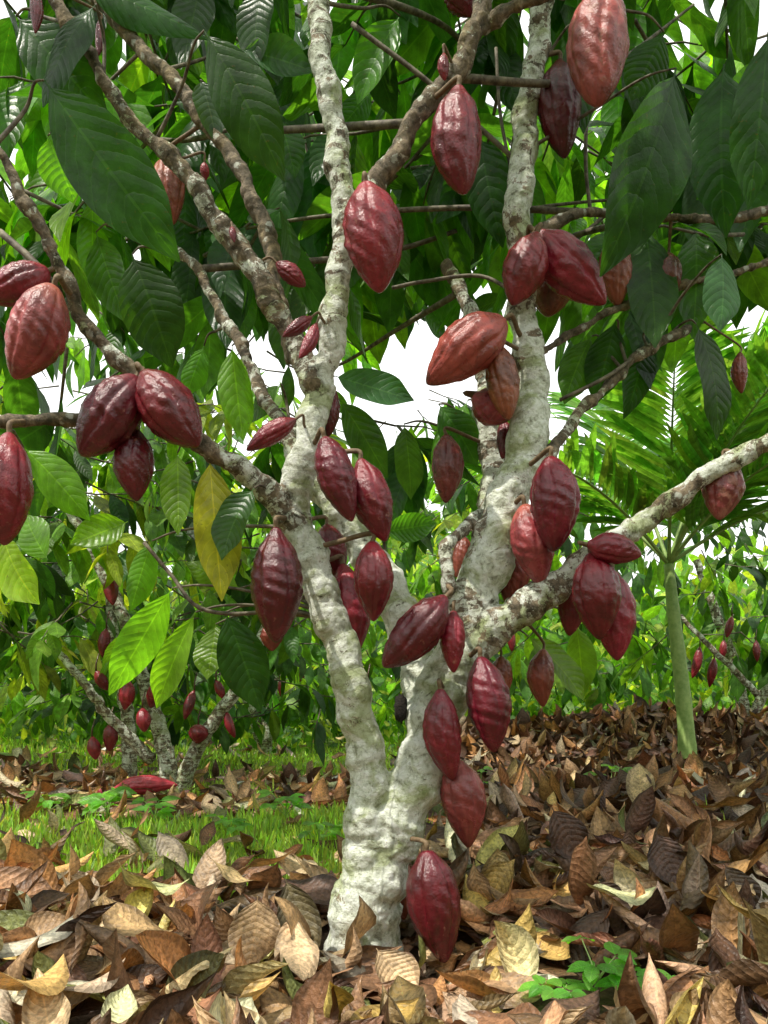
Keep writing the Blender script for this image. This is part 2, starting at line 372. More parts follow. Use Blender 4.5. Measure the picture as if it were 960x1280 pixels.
def limb_attach(p):
    best=None;bd=9
    for s in samp:
        if s[0][2]<p[2]-0.01: continue
        d=np.linalg.norm(s[0]-p)-s[1]
        if d<bd: bd=d;best=s
    return best,bd
def make_pod(x1,y1,x2,y2,w,y=0.0,c=RD,scab=0.0,stem=True,dy=None):
    if dy is None: dy=random.uniform(-0.015,0.015)
    top=W(x1,y1,y); tip=W(x2,y2,y+dy)
    c=tuple(np.array(c)*random.uniform(0.78,1.25)*np.array([1,random.uniform(0.85,1.25),random.uniform(0.85,1.2)]))
    scab=scab*0.8+random.uniform(0,0.08)
    V,Fc,C,fa,sc=pod_geo(top,tip,w*(y-CAMY)/F,c,scab)
    fm=np.zeros(len(Fc),int)
    if stem:
        s,bd=limb_attach(top)
        ax=nrm(top-tip)
        if bd>0.14: e=top+np.array([random.uniform(-.02,.02),0.03,0.13])
        else: e=s[0]+nrm(top-s[0])*s[1]*0.6
        Ld=np.linalg.norm(e-top)
        pts=catmull(np.array([top-ax*0.004,top+ax*min(0.014,Ld*0.4+.003),e*0.7+top*0.3+np.array([0,0,0.004]),e]),5)
        rr=np.linspace(0.0042,0.0052,len(pts))*max(0.5,min(1,w/50)); rr[0]*=1.5
        v2,f2=tube_geo(pts,rr,8)
        Fc=np.concatenate([Fc,f2+len(V)]); fm=np.concatenate([fm,np.ones(len(f2),int)])
        k=len(v2);V=np.concatenate([V,v2]);C=np.concatenate([C,np.tile((.1,.05,.03),(k,1))]);fa=np.concatenate([fa,np.zeros(k)]);sc=np.concatenate([sc,np.zeros(k)])
    me=mk_mesh('cacao_pod',V,Fc,[M_pod,M_stem],{'Col':('FLOAT_COLOR',C),'furrow':('FLOAT',fa),'scab':('FLOAT',sc)},fmat=fm)
    return mk_obj('cacao_pod',me)
pods=[
(750,-15,748,133,76,-0.12,(0.36,0.06,0.068),0.55),(700,75,706,198,54,0.02,DK),(573,107,580,243,64,-0.15,RD,0.1),
(457,228,475,366,76,-0.18,RD,0.2),(213,192,216,281,42,0.05,BR,0.4),(672,290,640,382,56,-0.05,RD),(668,290,757,380,62,-0.01,RD),
(690,340,685,396,50,0.1,BR,0.3),(768,297,772,383,42,0.12,BR,0.3),(836,317,832,382,36,0.15,BR,0.2),
(632,400,533,480,68,-0.04,PK,0.25),(622,432,636,525,42,-0.02,(0.27,0.065,0.03),0.3),(590,495,640,522,46,0.03,PK,0.4),
(62,338,-20,372,50,-0.25,RD),(68,356,18,474,70,-0.3,PK,0.2),
(172,470,101,570,70,-0.24,DK,0.1),(178,464,248,558,70,-0.25,DK),(172,538,170,627,50,-0.21,DK),(12,540,5,682,68,-0.28,RD,0.1),
(370,524,308,563,27,-0.13,RD),(345,328,382,358,24,-0.1,RD),(390,396,353,421,18,-0.12,RD),(396,404,374,448,18,-0.13,RD),
(412,478,410,546,27,-0.03,DK),(405,546,440,652,48,-0.14,DK),(450,573,482,677,52,-0.1,RD,0.15),(345,658,345,804,66,-0.15,DK,0.1),
(408,655,422,722,42,0.03,RD),(428,704,443,819,48,-0.0,RD),(465,676,467,777,50,-0.1,RD),
(558,745,479,834,56,-0.1,DK),(567,763,567,841,32,-0.08,RD,0.2),(558,543,557,629,40,0.1,(0.2,0.035,0.026),0.3),
(688,570,692,690,62,-0.09,RD),(655,630,676,732,54,-0.03,PK,0.2),(648,665,636,762,42,0.07,BR),
(738,690,750,800,60,-0.1,RD),(765,712,772,826,54,-0.06,RD),(733,680,802,694,38,-0.12,RD),(712,725,712,795,36,0.04,RD),
(679,811,679,884,34,0.1,BR,0.3),(600,820,618,941,56,-0.06,DK),(626,820,630,872,30,0.07,BR),
(550,860,566,976,48,-0.08,RD),(570,948,586,1060,56,-0.03,PK,0.15),(533,1062,556,1204,68,-0.08,DK,0.05),(506,1076,505,1150,30,0.05,BR),
(905,573,899,650,50,-0.08,PK,0.8),(555,66,556,101,15,-0.13,RD),(44,-10,44,42,16,-0.2,RD),(124,25,122,70,12,-0.1,RD),
(255,202,257,226,12,-0.12,RD),(290,283,293,303,9,-0.12,RD),(340,778,340,814,28,0.03,BR),(580,670,570,722,26,0.08,BR),(630,525,628,574,22,0.1,DK),
(925,440,927,492,20,0.25,BR),(560,-30,590,20,40,-0.05,DK),
]
for p in pods: make_pod(*p[:5],y=p[5],c=p[6],scab=(p[7] if len(p)>7 else 0.0))
def ground_pod(x,y,ang,L,w,c,lift=0.06):
    z=float(hgt(x,y))+w/2+lift
    d=np.array([math.cos(ang),math.sin(ang),0.05])*L/2; cpt=np.array([x,y,z])
    V,Fc,C,fa,sc=pod_geo(cpt-d,cpt+d,w,c)
    mk_obj('cacao_pod',mk_mesh('cacao_pod',V,Fc,[M_pod],{'Col':('FLOAT_COLOR',C),'furrow':('FLOAT',fa),'scab':('FLOAT',sc)}))
ground_pod(-1.03,1.85,0.1,0.27,0.085,(0.38,0.03,0.05),0.045)

# ---------------------------------------------------------------- leaves of main tree
def jit(c,n,s=0.18,hs=0.12):
    c=np.asarray(c,float); k=rng.lognormal(0,s,(n,1)); h=rng.lognormal(0,hs,(n,3)); return np.clip(c*k*h,0,0.9)
G_D=(0.024,0.070,0.014); G_M=(0.056,0.145,0.021); G_B=(0.125,0.26,0.028); G_Y=(0.27,0.34,0.045); G_BL=(0.05,0.12,0.044)
hero=[(55,100,197,302,96,-0.3,G_D),(255,38,352,192,72,-0.25,G_D),(20,20,112,122,70,-0.15,G_D),(300,62,392,80,48,0.1,G_BL),
(845,85,798,312,100,-0.1,G_D),(905,80,888,262,78,0.0,G_D),(960,40,945,232,66,-0.15,G_D),(902,318,912,400,50,-0.05,G_BL),
(165,318,215,442,76,0.1,G_D),(120,290,150,400,60,0.2,G_M),(290,432,300,542,46,0.1,G_B),(255,432,232,494,34,0.15,G_B),
(418,470,512,498,46,0.1,G_BL),(425,500,485,585,42,0.12,G_M),(262,572,275,742,62,-0.13,(0.25,0.26,0.04)),(318,610,262,682,52,-0.14,G_BL),
(30,560,108,632,50,0.05,G_B),(222,566,224,662,44,0.0,G_B),(190,676,160,760,40,0.1,G_B),(215,735,136,868,50,0.05,G_B),(245,765,182,892,42,0.0,G_B),
(282,765,328,884,62,0.02,G_D),(5,672,22,752,66,0.0,G_Y),(160,652,92,680,44,0.15,G_B),(270,780,262,845,44,0.1,G_B),
(660,795,742,862,46,0.15,G_B),(720,780,735,870,40,0.2,G_B),(770,400,745,500,50,0.15,G_D),(805,420,800,520,46,0.2,G_D),(870,405,932,528,50,0.15,G_D),
(740,420,700,490,44,0.2,G_M),(548,505,600,570,46,0.15,G_M),(505,530,520,615,40,0.2,G_M),(478,665,545,655,36,0.1,G_M),(585,500,540,590,40,0.2,G_B),
(350,480,300,520,34,0.1,G_M),(940,120,900,230,60,0.05,G_D),(600,170,615,290,60,0.1,G_D),(120,5,30,95,60,-0.2,G_D),(720,30,735,150,46,0.0,G_D),
(500,20,440,110,56,0.05,G_M),(250,100,275,160,44,0.0,G_BL),(830,40,790,120,56,-0.05,G_D),(350,150,370,210,40,0.1,G_M),
(300,735,230,700,36,0.1,G_B),(60,700,20,640,44,0.1,G_B),(60,170,90,250,54,0.1,G_B),(100,-20,250,20,60,0.0,G_D),(330,-20,300,70,56,0.1,G_D)]
P=[];D=[];N=[];Ls=[];Ws=[];Cs=[]
for x1,y1,x2,y2,w,y,c in hero:
    a=W(x1,y1,y); b=W(x2,y2,y+random.uniform(-0.05,0.03)); P.append(a);D.append(b-a);Ls.append(np.linalg.norm(b-a)*1.04);Ws.append(w*(y-CAMY)/F*1.05)
    N.append(np.array([random.uniform(-.6,.6),-1,random.uniform(-0.2,0.5)])); Cs.append(jit(c,1,0.12,0.08)[0])
hg=leaves_geo(P,D,N,np.array(Ls),np.array(Ws),rng.uniform(0.1,0.6,len(P)),rng.uniform(-0.8,0.8,len(P)),np.array(Cs),20,6,0.07)
twigs=[]
for p_,d_ in zip(P,D):
    s,bd=limb_attach(p_-np.array([0,0,0.1]))
    if bd<0.35:
        e=s[0]; mid=(p_+e)/2+np.array([0,0.02,0.02]); pts=catmull(np.array([p_,p_*0.8+e*0.2+np.array([0,0,0.015]),mid,e]),5)
        twigs.append(tube_geo(pts,np.linspace(0.0016,0.004,len(pts)),6))
def clusters(n,xr,yr,zf,per=(4,8),L=(0.17,0.3),droop=(0.2,1.4),cols=((G_D,1),),spread=0.16,tw=None,keep=None):
    P=[];D=[];N=[];C=[];Ls=[]
    ci=[c for c,_ in cols]; cp=np.array([p for _,p in cols],float);cp/=cp.sum()
    cnt=0;tries=0
    while cnt<n and tries<n*30:
        tries+=1
        x=rng.uniform(*xr);y=rng.uniform(*yr);z=zf(x,y)
        p0=np.array([x,y,z])
        if keep is not None and not keep(p0): continue
        cnt+=1
        az=rng.uniform(0,6.28); el=rng.uniform(-0.5,0.2); dr=np.array([math.cos(az)*math.cos(el),math.sin(az)*math.cos(el),math.sin(el)])
        k=rng.integers(*per); ln=spread*rng.uniform(0.8,1.5)
        base=np.array(ci[rng.choice(len(ci),p=cp)])*rng.lognormal(0,0.2)
        if tw is not None:
            pts=np.array([p0-dr*0.12+np.array([0,0,0.03]),p0,p0+dr*ln*0.6-np.array([0,0,0.01]),p0+dr*ln-np.array([0,0,0.04])])
            tw.append(tube_geo(pts,np.array([0.005,0.004,0.003,0.0015]),6))
        for j in range(k):
            t=j/max(k-1,1); pp=p0+dr*ln*t-np.array([0,0,0.04*t*t])
            a2=az+(1 if j%2 else -1)*rng.uniform(0.4,1.5); e2=-rng.uniform(*droop)
            d=np.array([math.cos(a2)*math.cos(e2),math.sin(a2)*math.cos(e2),math.sin(e2)])
            nn=np.array([rng.normal()*0.35,rng.normal()*0.35-0.1,1.0])
            if abs(d[2])>0.85: nn=np.array([math.cos(a2),math.sin(a2),0.3])+rng.normal(size=3)*0.3
            P.append(pp);D.append(d);N.append(nn);C.append(base);Ls.append(rng.uniform(*L))
    P=np.array(P);Ls=np.array(Ls);C=np.array(C)*rng.lognormal(0,0.18,(len(P),1))*rng.lognormal(0,0.07,(len(P),3))
    return P,np.array(D),np.array(N),Ls,Ls*rng.uniform(0.30,0.44,len(P)),rng.uniform(0.1,0.9,len(P)),rng.uniform(-0.6,0.8,len(P)),C
colsN=((G_D,4),(G_M,4),(G_BL,1),(G_B,1.9))
def proj(p):
    d=p[1]-CAMY; return 480+p[0]*F/d, 870-(p[2]-CAMZ)*F/d
def keepN(p):
    px,py=proj(p)
    if px>680 and py>370: return False
    if py>350+60*math.sin(px*0.017+1) and rng.random()<0.93: return False
    if px<70 and py<320 and rng.random()<0.6: return False
    return True
can=clusters(425,(-1.9,1.9),(0.22,2.4),lambda x,y: rng.uniform(1.25,2.95),cols=colsN,tw=twigs,keep=keepN)
top=clusters(50,(-1.5,1.5),(-1.2,0.2),lambda x,y: rng.uniform(2.2,2.9),cols=colsN,tw=twigs)
leaf_obj('foliage',[hg,leaves_geo(*can,10,4,0.07),leaves_geo(*top,6,2,0.05)],M_leaf,tree)
for k in range(26):
    s=samp[rng.integers(len(samp))]
    if s[0][2]<1.3: continue
    az=rng.uniform(0,3.14); p0=s[0]; dr=np.array([math.cos(az),abs(math.sin(az))*0.9+0.2,rng.uniform(0.2,0.8)]); ln=rng.uniform(0.5,1.3)
    pts=[p0]+[p0+dr*ln*t+rng.normal(size=3)*0.04 for t in (0.3,0.6,1.0)]
    c=catmull(np.array(pts),6); twigs.append(tube_geo(c,np.linspace(0.008,0.003,len(c)),7))
for pts,r in (([(180,678,0.0),(215,720,0.0),(250,760,-0.03),(318,766,-0.04),(385,745,-0.04)],0.004),([(440,30,0.0),(530,98,0.0),(600,160,0.02),(650,205,0.03)],0.005),
              ([(490,360,0.1),(530,352,0.1),(600,345,0.1),(650,370,0.05)],0.004),([(735,100,0.1),(732,200,0.1),(738,265,0.1)],0.004),([(620,60,0.1),(625,140,0.1),(640,220,0.08)],0.0035),
              ([(700,500,0.1),(760,470,0.1),(800,440,0.15)],0.004),([(0,290,-0.2),(40,325,-0.22),(75,365,-0.23)],0.006)):
    c=catmull(np.array([W(*q) for q in pts]),6); twigs.append(tube_geo(c,np.full(len(c),r),7))
V,Fc=merge(twigs); mk_obj('twigs',mk_mesh('twigs',V,Fc,[M_twig]),tree)

# ---------------------------------------------------------------- neighbour cacao trees
def neighbour(limbsets,leafspecs,podspec,thick=1.0):
    e=empty('cacao_tree'); gs=[]
    for pts in limbsets:
        A=np.array([[*p[:3],p[3]] for p in pts]); C=catmull(A,8); gs.append(tube_geo(C[:,:3]+rng.normal(size=(len(C),3))*0.004,C[:,3]*thick,12))
    V,Fc=merge(gs); n=len(V)
    mk_obj('trunk_and_limbs',mk_mesh('trunk_and_limbs',V,Fc,[M_bark],{'brown':('FLOAT',np.full(n,0.5)),'slen':('FLOAT',V[:,2]*1.0)}),e)
    tw=[]; leaf_obj('foliage',[leaves_geo(*clusters(*ls[0],tw=tw,**ls[1]),7,2,0.05) for ls in leafspecs],M_leafbg,e)
    V,Fc=merge(tw); mk_obj('twigs',mk_mesh('twigs',V,Fc,[M_twig]),e)
    off=0;Vs=[];Fs=[];Cs=[];fs=[];ss=[]
    for (x,y,z,l,w,c) in podspec:
        a=np.array([x,y,z]); b=a+np.array([random.uniform(-.06,.06),random.uniform(-.04,.04),-l])
        v,f,cc,fa,sc=pod_geo(a,b,w,c,0.1,16,30); Vs.append(v);Fs.append(f+off);Cs.append(cc);fs.append(fa);ss.append(sc);off+=len(v)
        v,f=tube_geo(np.array([a-[0,0,.01],a+[0,0,.03],a+[0.01,0.01,.08]]),np.array([.005,.004,.003]),6); k=len(v)
        Vs.append(v);Fs.append(f+off);Cs.append(np.tile((.1,.05,.03),(k,1)));fs.append(np.zeros(k));ss.append(np.zeros(k));off+=k
    if Vs: mk_obj('pods',mk_mesh('pods',np.concatenate(Vs),np.concatenate(Fs),[M_pod],{'Col':('FLOAT_COLOR',np.concatenate(Cs)),'furrow':('FLOAT',np.concatenate(fs)),'scab':('FLOAT',np.concatenate(ss))}),e)
def Q(px,py,y,r): w=W(px,py,y); return (w[0],w[1],w[2],r)
colsB=((G_B,4.5),(G_M,4),(G_Y,1.5),(G_D,1.2))
def podsW(lst): 
    out=[]
    for px,py,y,l,w in lst:
        q=W(px,py,y); out.append((q[0],q[1],q[2],l*1.25*(y+1.5)/F,w*0.85*(y+1.5)/F,tuple(np.array(RD)*random.uniform(0.9,1.6))))
    return out
neighbour([[Q(215,1005,2.2,.05),Q(205,930,2.2,.04),Q(180,850,2.25,.035),Q(150,760,2.3,.03),Q(100,660,2.3,.025),Q(40,560,2.3,.02)],
  [Q(218,1000,2.2,.045),Q(250,930,2.15,.035),Q(290,870,2.1,.03),Q(330,790,2.1,.025),Q(360,700,2.2,.02)],
  [Q(162,985,2.5,.04),Q(160,900,2.5,.035),Q(142,800,2.5,.03),Q(138,690,2.5,.025),Q(170,560,2.5,.02)],
  [Q(190,950,2.2,.03),Q(140,900,2.1,.025),Q(110,860,2.0,.02),Q(60,800,2.0,.015)]],
 [((430,(-3.6,-0.35),(1.9,4.2),lambda x,y: rng.uniform(0.7,2.5)),dict(cols=colsB,L=(0.15,0.26),
   keep=lambda p:(lambda q: q[1]>420+40*math.sin(q[0]*0.03) and (q[1]<800 or rng.random()<0.35) and rng.random()<(1.0 if q[0]<380 else 0.35))(proj(p)))),
  ((60,(-2.2,-0.3),(3.2,4.2),lambda x,y: rng.uniform(0.35,0.9)),dict(cols=((G_D,2),(G_M,3),(G_B,1)),L=(0.15,0.24)))],
 podsW([(140,718,2.2,32,22),(133,785,2.2,30,18),(120,838,2.1,20,18),(115,920,2.1,24,20),(138,905,2.1,28,22),(160,850,2.1,30,24),(195,853,2.1,26,22),(178,885,2.1,24,22),(243,862,2.1,30,16),
  (185,805,2.2,22,14),(270,850,2.1,20,14),(215,800,2.1,18,12),(248,905,2.1,20,30),(460,850,2.3,30,14),(283,890,2.1,26,14),(128,980,2.0,18,18)]))
neighbour([[Q(930,935,5.0,.07),Q(925,860,5.0,.05),Q(900,780,5.0,.04),Q(870,700,5.1,.03)],[Q(930,930,5.0,.05),Q(960,850,4.9,.04),Q(1010,740,5.0,.03)],
  [Q(950,870,3.0,.02),Q(900,820,3.1,.017),Q(850,770,3.2,.013)]],
 [((290,(0.5,5.5),(3.8,6.5),lambda x,y: rng.uniform(0.7,2.7)),dict(cols=((G_D,2.5),(G_M,3),(G_B,2.5)),L=(0.18,0.3)))],
 podsW([(875,808,3.2,32,14),(893,822,3.2,30,14),(915,770,3.5,22,12),(905,800,4,20,11),(945,800,4,22,11),(640,790,3,20,12)]))
neighbour([[Q(330,945,5.5,.07),Q(340,860,5.5,.05),Q(370,760,5.5,.04)],[Q(330,940,5.5,.05),Q(300,850,5.4,.04),Q(250,740,5.3,.03)]],
 [((370,(-4.5,1.0),(4.3,7.0),lambda x,y: rng.uniform(0.4,3.0)),dict(cols=((G_D,2),(G_M,4),(G_B,3.5),(G_Y,1)),L=(0.18,0.3),keep=lambda p: proj(p)[1]>470)),
  ((125,(-3.5,3.5),(2.6,4.6),lambda x,y: rng.uniform(3.2,4.6)),dict(cols=((G_D,2),(G_M,3),(G_B,2)),L=(0.2,0.32)))],
 podsW([(300,830,5,18,10),(350,850,5,18,10),(380,830,5,18,10)]))
# ---------------------------------------------------------------- background foliage masses
def mass(n,xr,yr,top,L,W_,cols,nl=4,nw=2,low=0.0,bias=1.0):
    x=rng.uniform(*xr,n);y=rng.uniform(*yr,n); tp=top(x,y); z=low+(tp-low)*rng.random(n)**bias
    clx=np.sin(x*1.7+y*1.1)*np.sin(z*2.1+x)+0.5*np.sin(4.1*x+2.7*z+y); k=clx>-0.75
    x,y,z,clx=x[k],y[k],z[k],clx[k]; n=len(x)
    P=np.stack([x,y,z+hgt(x,y)],-1); az=rng.uniform(0,6.28,n); el=-rng.uniform(0.0,1.3,n)
    D=np.stack([np.cos(az)*np.cos(el),np.sin(az)*np.cos(el),np.sin(el)],-1); N=np.stack([rng.normal(size=n)*.5,rng.normal(size=n)*.5-0.3,np.ones(n)],-1)
    ci=np.array([c for c,_ in cols]);cp=np.array([p for _,p in cols],float);cp/=cp.sum()
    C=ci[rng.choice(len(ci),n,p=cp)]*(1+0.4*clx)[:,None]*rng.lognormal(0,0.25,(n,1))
    Ls=rng.uniform(*L,n)
    return leaves_geo(P,D,N,Ls,Ls*W_,rng.uniform(.1,.9,n),rng.uniform(-.4,.6,n),C,nl,nw,0.05)
hill=lambda x,y: 2.3+0.5*np.sin(x*0.9+1)+0.35*np.sin(2.3*x+y)
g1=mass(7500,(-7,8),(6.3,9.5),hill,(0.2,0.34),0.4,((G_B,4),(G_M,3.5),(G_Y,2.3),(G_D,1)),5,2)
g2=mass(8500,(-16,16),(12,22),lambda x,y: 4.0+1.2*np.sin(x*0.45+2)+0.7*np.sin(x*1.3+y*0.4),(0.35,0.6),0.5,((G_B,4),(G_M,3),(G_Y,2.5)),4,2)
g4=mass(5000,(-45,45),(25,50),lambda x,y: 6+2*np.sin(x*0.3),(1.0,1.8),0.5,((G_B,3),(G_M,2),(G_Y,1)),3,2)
g5=mass(3200,(-9,9),(-9,-4.8),lambda x,y: 3.0+0.6*np.sin(x),(0.4,0.7),0.45,((G_B,2),(G_M,3),(G_D,1)),3,2)  # unseen trees around behind the camera, added to cut low-angle front sky light
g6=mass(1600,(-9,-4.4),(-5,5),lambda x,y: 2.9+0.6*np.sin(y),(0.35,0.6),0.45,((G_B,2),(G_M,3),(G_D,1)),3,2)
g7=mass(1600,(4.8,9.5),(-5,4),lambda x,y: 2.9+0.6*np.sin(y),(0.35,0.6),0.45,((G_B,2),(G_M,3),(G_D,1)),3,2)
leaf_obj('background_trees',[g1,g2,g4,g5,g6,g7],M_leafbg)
g3=mass(5000,(-7,7),(5.2,8.5),lambda x,y: 0.3+0.3*(np.sin(x*2)+1)*0.5+0*y,(0.07,0.16),0.45,((G_B,3),(G_Y,2),(G_M,3)),4,2)
leaf_obj('undergrowth',[g3],M_leafbg)

# ---------------------------------------------------------------- palm
palm=empty('young_palm_tree')
b=W(863,982,2.9); b[2]=hgt(b[0],b[1])-0.02; crown=W(836,705,2.9)
pts=catmull(np.array([b,b*0.6+crown*0.4+[0.01,0,0],crown*0.8+b*0.2,crown]),10)
sl_=np.linspace(0,1,len(pts)); rr=0.052-0.025*sl_+0.012*np.exp(-sl_*12); rr[::5]*=1.08
V1=[tube_geo(pts,rr,14)]
lg=[]
fr=[(0.05,1.25,0.25,1.5),(-0.55,1.1,0.2,1.4),(0.75,1.05,0.15,1.35),(2.6,0.85,0.8,1.2),(3.5,0.75,0.9,1.2),(-0.1,0.6,1.2,1.3),(0.4,0.85,0.8,1.3),(-0.9,0.8,0.9,1.1),(4.4,1.1,0.6,1.2),(5.6,1.2,0.4,1.5),(2.0,1.15,0.4,1.4),(5.0,0.9,0.6,1.3)]
for az,el,be,ln in fr:
    h=np.array([math.cos(az),math.sin(az),0]); pth=[]
    p=crown.copy(); e=el
    for k in range(25):
        pth.append(p.copy()); e-=be/24*1.1*(k/12); p=p+ln/24*(h*math.cos(e)+np.array([0,0,math.sin(e)]))
    pth=np.array(pth); V1.append(tube_geo(pth,np.linspace(0.012,0.003,25),6))
    T=nrm(np.gradient(pth,axis=0)); side=nrm(np.cross(T,[0,0,1.0])); upv=np.cross(side,T)
    tt=np.linspace(4.5,24,34)
    for sgn in (1,-1):
        Pp=np.stack([np.interp(tt,np.arange(25),pth[:,i]) for i in range(3)],-1); idx=np.clip(tt.astype(int),0,24)
        Dd=side[idx]*sgn*0.85+T[idx]*0.6+upv[idx]*0.18+rng.normal(size=(34,3))*0.05
        ll=0.46*np.sin(np.pi*np.clip(0.12+0.85*(tt-4)/21,0,1))**0.5+0.05
        lg.append(leaves_geo(Pp,Dd,upv[idx]+rng.normal(size=(34,3))*0.1,ll,0.05,rng.uniform(.3,.9,34),0.8,jit((0.14,0.31,0.05),34),8,2,0.0,0.01))
V,Fc=merge(V1); mk_obj('stem_and_rachis',mk_mesh('stem',V,Fc,[M_palmstem]),palm); leaf_obj('fronds',lg,M_palm,palm)

# ---------------------------------------------------------------- leaf litter
dcols=np.array([(0.66,0.45,0.25),(0.44,0.26,0.135),(0.25,0.13,0.068),(0.115,0.062,0.04),(0.46,0.23,0.09),(0.52,0.43,0.31),(0.62,0.43,0.13),(0.17,0.19,0.06)])
def litter(n,xr,yr,L,nl,nw,pr,tilt=0.35,stack=0.045,mask=None,curl=(-0.9,2.8)):
    x=rng.uniform(*xr,n);y=rng.uniform(*yr,n)
    if mask is not None: k=mask(x,y); x=x[k];y=y[k]; n=len(x)
    C=dcols[rng.choice(len(dcols),n,p=pr)]*rng.lognormal(0,0.28,(n,1))*rng.lognormal(0,0.06,(n,3))
    C=np.minimum(C*(1+0.25*sg(-(x+0.15)*5))[:,None],0.8)
    near=np.exp(-((x-0.06)/0.2)**2-((y+0.12)/0.22)**2)
    tl=tilt*(1-0.6*near)
    Ls=rng.uniform(*L,n); az=rng.uniform(0,6.28,n); pit=rng.normal(0,1,n)*tl
    D=np.stack([np.cos(az)*np.cos(pit),np.sin(az)*np.cos(pit),np.sin(pit)],-1)
    N=np.stack([rng.normal(0,1,n)*tl,rng.normal(0,1,n)*tl-0.12,np.ones(n)],-1)
    z=hgt(x,y)+rng.random(n)*stack*(1-0.7*near)+0.008+np.abs(np.sin(pit))*Ls*0.5
    P=np.stack([x,y,z],-1)-D*Ls[:,None]*0.5
    flip=rng.random(n)<0.4; N[flip]*=-1
    be=rng.normal(0.1,0.9,n)
    return leaves_geo(P,D,N,Ls,Ls*rng.uniform(0.36,0.5,n),be,rng.uniform(*curl,n),C,nl,nw,0.13,0.06)
pr=np.array([3.2,3.6,3.8,2.6,2.3,2.2,.7,.8]);pr=pr/pr.sum()
prd=np.array([1.4,2.2,4,4.6,2.2,1.0,.1,.1]);prd=prd/prd.sum()
seedx=lambda x,y: ((x-0.34)/0.17)**2+((y+0.27)/0.10)**2>1
keepout=lambda x,y: (np.hypot(x+0.04,y)>0.085)&seedx(x,y)
def gzone(x,y):
    a=(x<0.02+0.1*np.sin(7*y))&(y>0.42+0.08*np.sin(5*x))&(y<1.5+0.15*np.sin(3*x+1))
    b=(x<0.2)&(y>2.9+0.3*np.sin(2*x))&((np.sin(3.1*x+y)*np.sin(2.3*y+1.7*x)>-0.5))
    c=(np.sin(3*x+4)*np.sin(4*y+x)>0.5)&(x<0.3)&(y>1.4)
    return a,b,c
def green(x,y):
    a,b,c=gzone(x,y); u=rng.random(len(x))
    return ~((a&(u<0.88))|(b&(u<0.9))|(c&(u<0.8)))&keepout(x,y)
lit=[litter(3300,(-1.6,1.6),(-0.75,0.9),(0.09,0.2),12,6,pr,mask=green,tilt=0.4),
     litter(2800,(-3.2,0.3),(0.6,3.4),(0.10,0.19),8,4,pr,mask=green,stack=0.03,tilt=0.3),
     litter(2800,(0.2,3.4),(0.7,3.9),(0.12,0.22),8,4,prd,tilt=0.5,stack=0.07),
     litter(2500,(-5,6),(3.2,7),(0.12,0.22),5,2,pr,mask=lambda x,y: (x>0.5)|(green(x,y)&(rng.random(len(x))<0.7))),
     litter(1200,(-4,4),(-3.5,-0.75),(0.12,0.22),6,2,pr)]
leaf_obj('leaf_litter',lit,M_dead)
leaf_obj('dry_leaf_pile',[litter(3200,(0.35,4.8),(3.6,5.0),(0.14,0.24),7,4,prd,tilt=0.5,stack=0.08)],M_dead)
F_=[(322,1120,318,1214,64,-0.12,(0.66,0.44,0.24)),(356,1105,400,1222,62,-0.06,(0.15,0.12,0.06)),(470,1185,515,1250,58,-0.18,(0.66,0.46,0.26)),
 (190,1285,300,1215,70,-0.28,(0.11,0.11,0.045)),(290,1275,500,1268,70,-0.30,(0.30,0.18,0.14)),(120,1250,230,1180,60,-0.2,(0.32,0.19,0.10)),
 (560,1240,700,1235,50,-0.2,(0.44,0.28,0.16)),(590,1180,690,1165,36,-0.02,(0.30,0.32,0.06)),(20,1170,90,1150,50,-0.1,(0.44,0.28,0.15)),(730,1190,800,1220,50,-0.1,(0.54,0.38,0.17)),
 (880,1190,960,1150,60,-0.1,(0.24,0.18,0.13)),(820,1040,850,1110,50,0.2,(0.12,0.065,0.045)),(905,1080,940,1150,56,0.05,(0.12,0.08,0.05)),(690,1010,730,1080,50,0.3,(0.12,0.06,0.04)),(740,1100,790,1160,50,0.05,(0.15,0.085,0.05))]
P=[];D=[];N=[];Ls=[];Ws=[];Cs=[]
for x1,y1,x2,y2,w,y,c in F_:
    a=W(x1,y1,y);b=W(x2,y2,y-0.03); lift=max(0,0.012+max(hgt(a[0],a[1]),hgt(b[0],b[1]))-min(a[2],b[2])); a[2]+=lift;b[2]+=lift
    P.append(a);D.append(b-a);Ls.append(np.linalg.norm(b-a));Ws.append(w*(y+1.5)/F); N.append(np.array([random.uniform(-.3,.3),-0.8,0.8]));Cs.append(c)
leaf_obj('dry_leaves',[leaves_geo(P,D,N,np.array(Ls),np.array(Ws),rng.uniform(-.4,.5,len(P)),rng.uniform(-.5,1.2,len(P)),np.array(Cs),18,8,0.07)],M_dead)

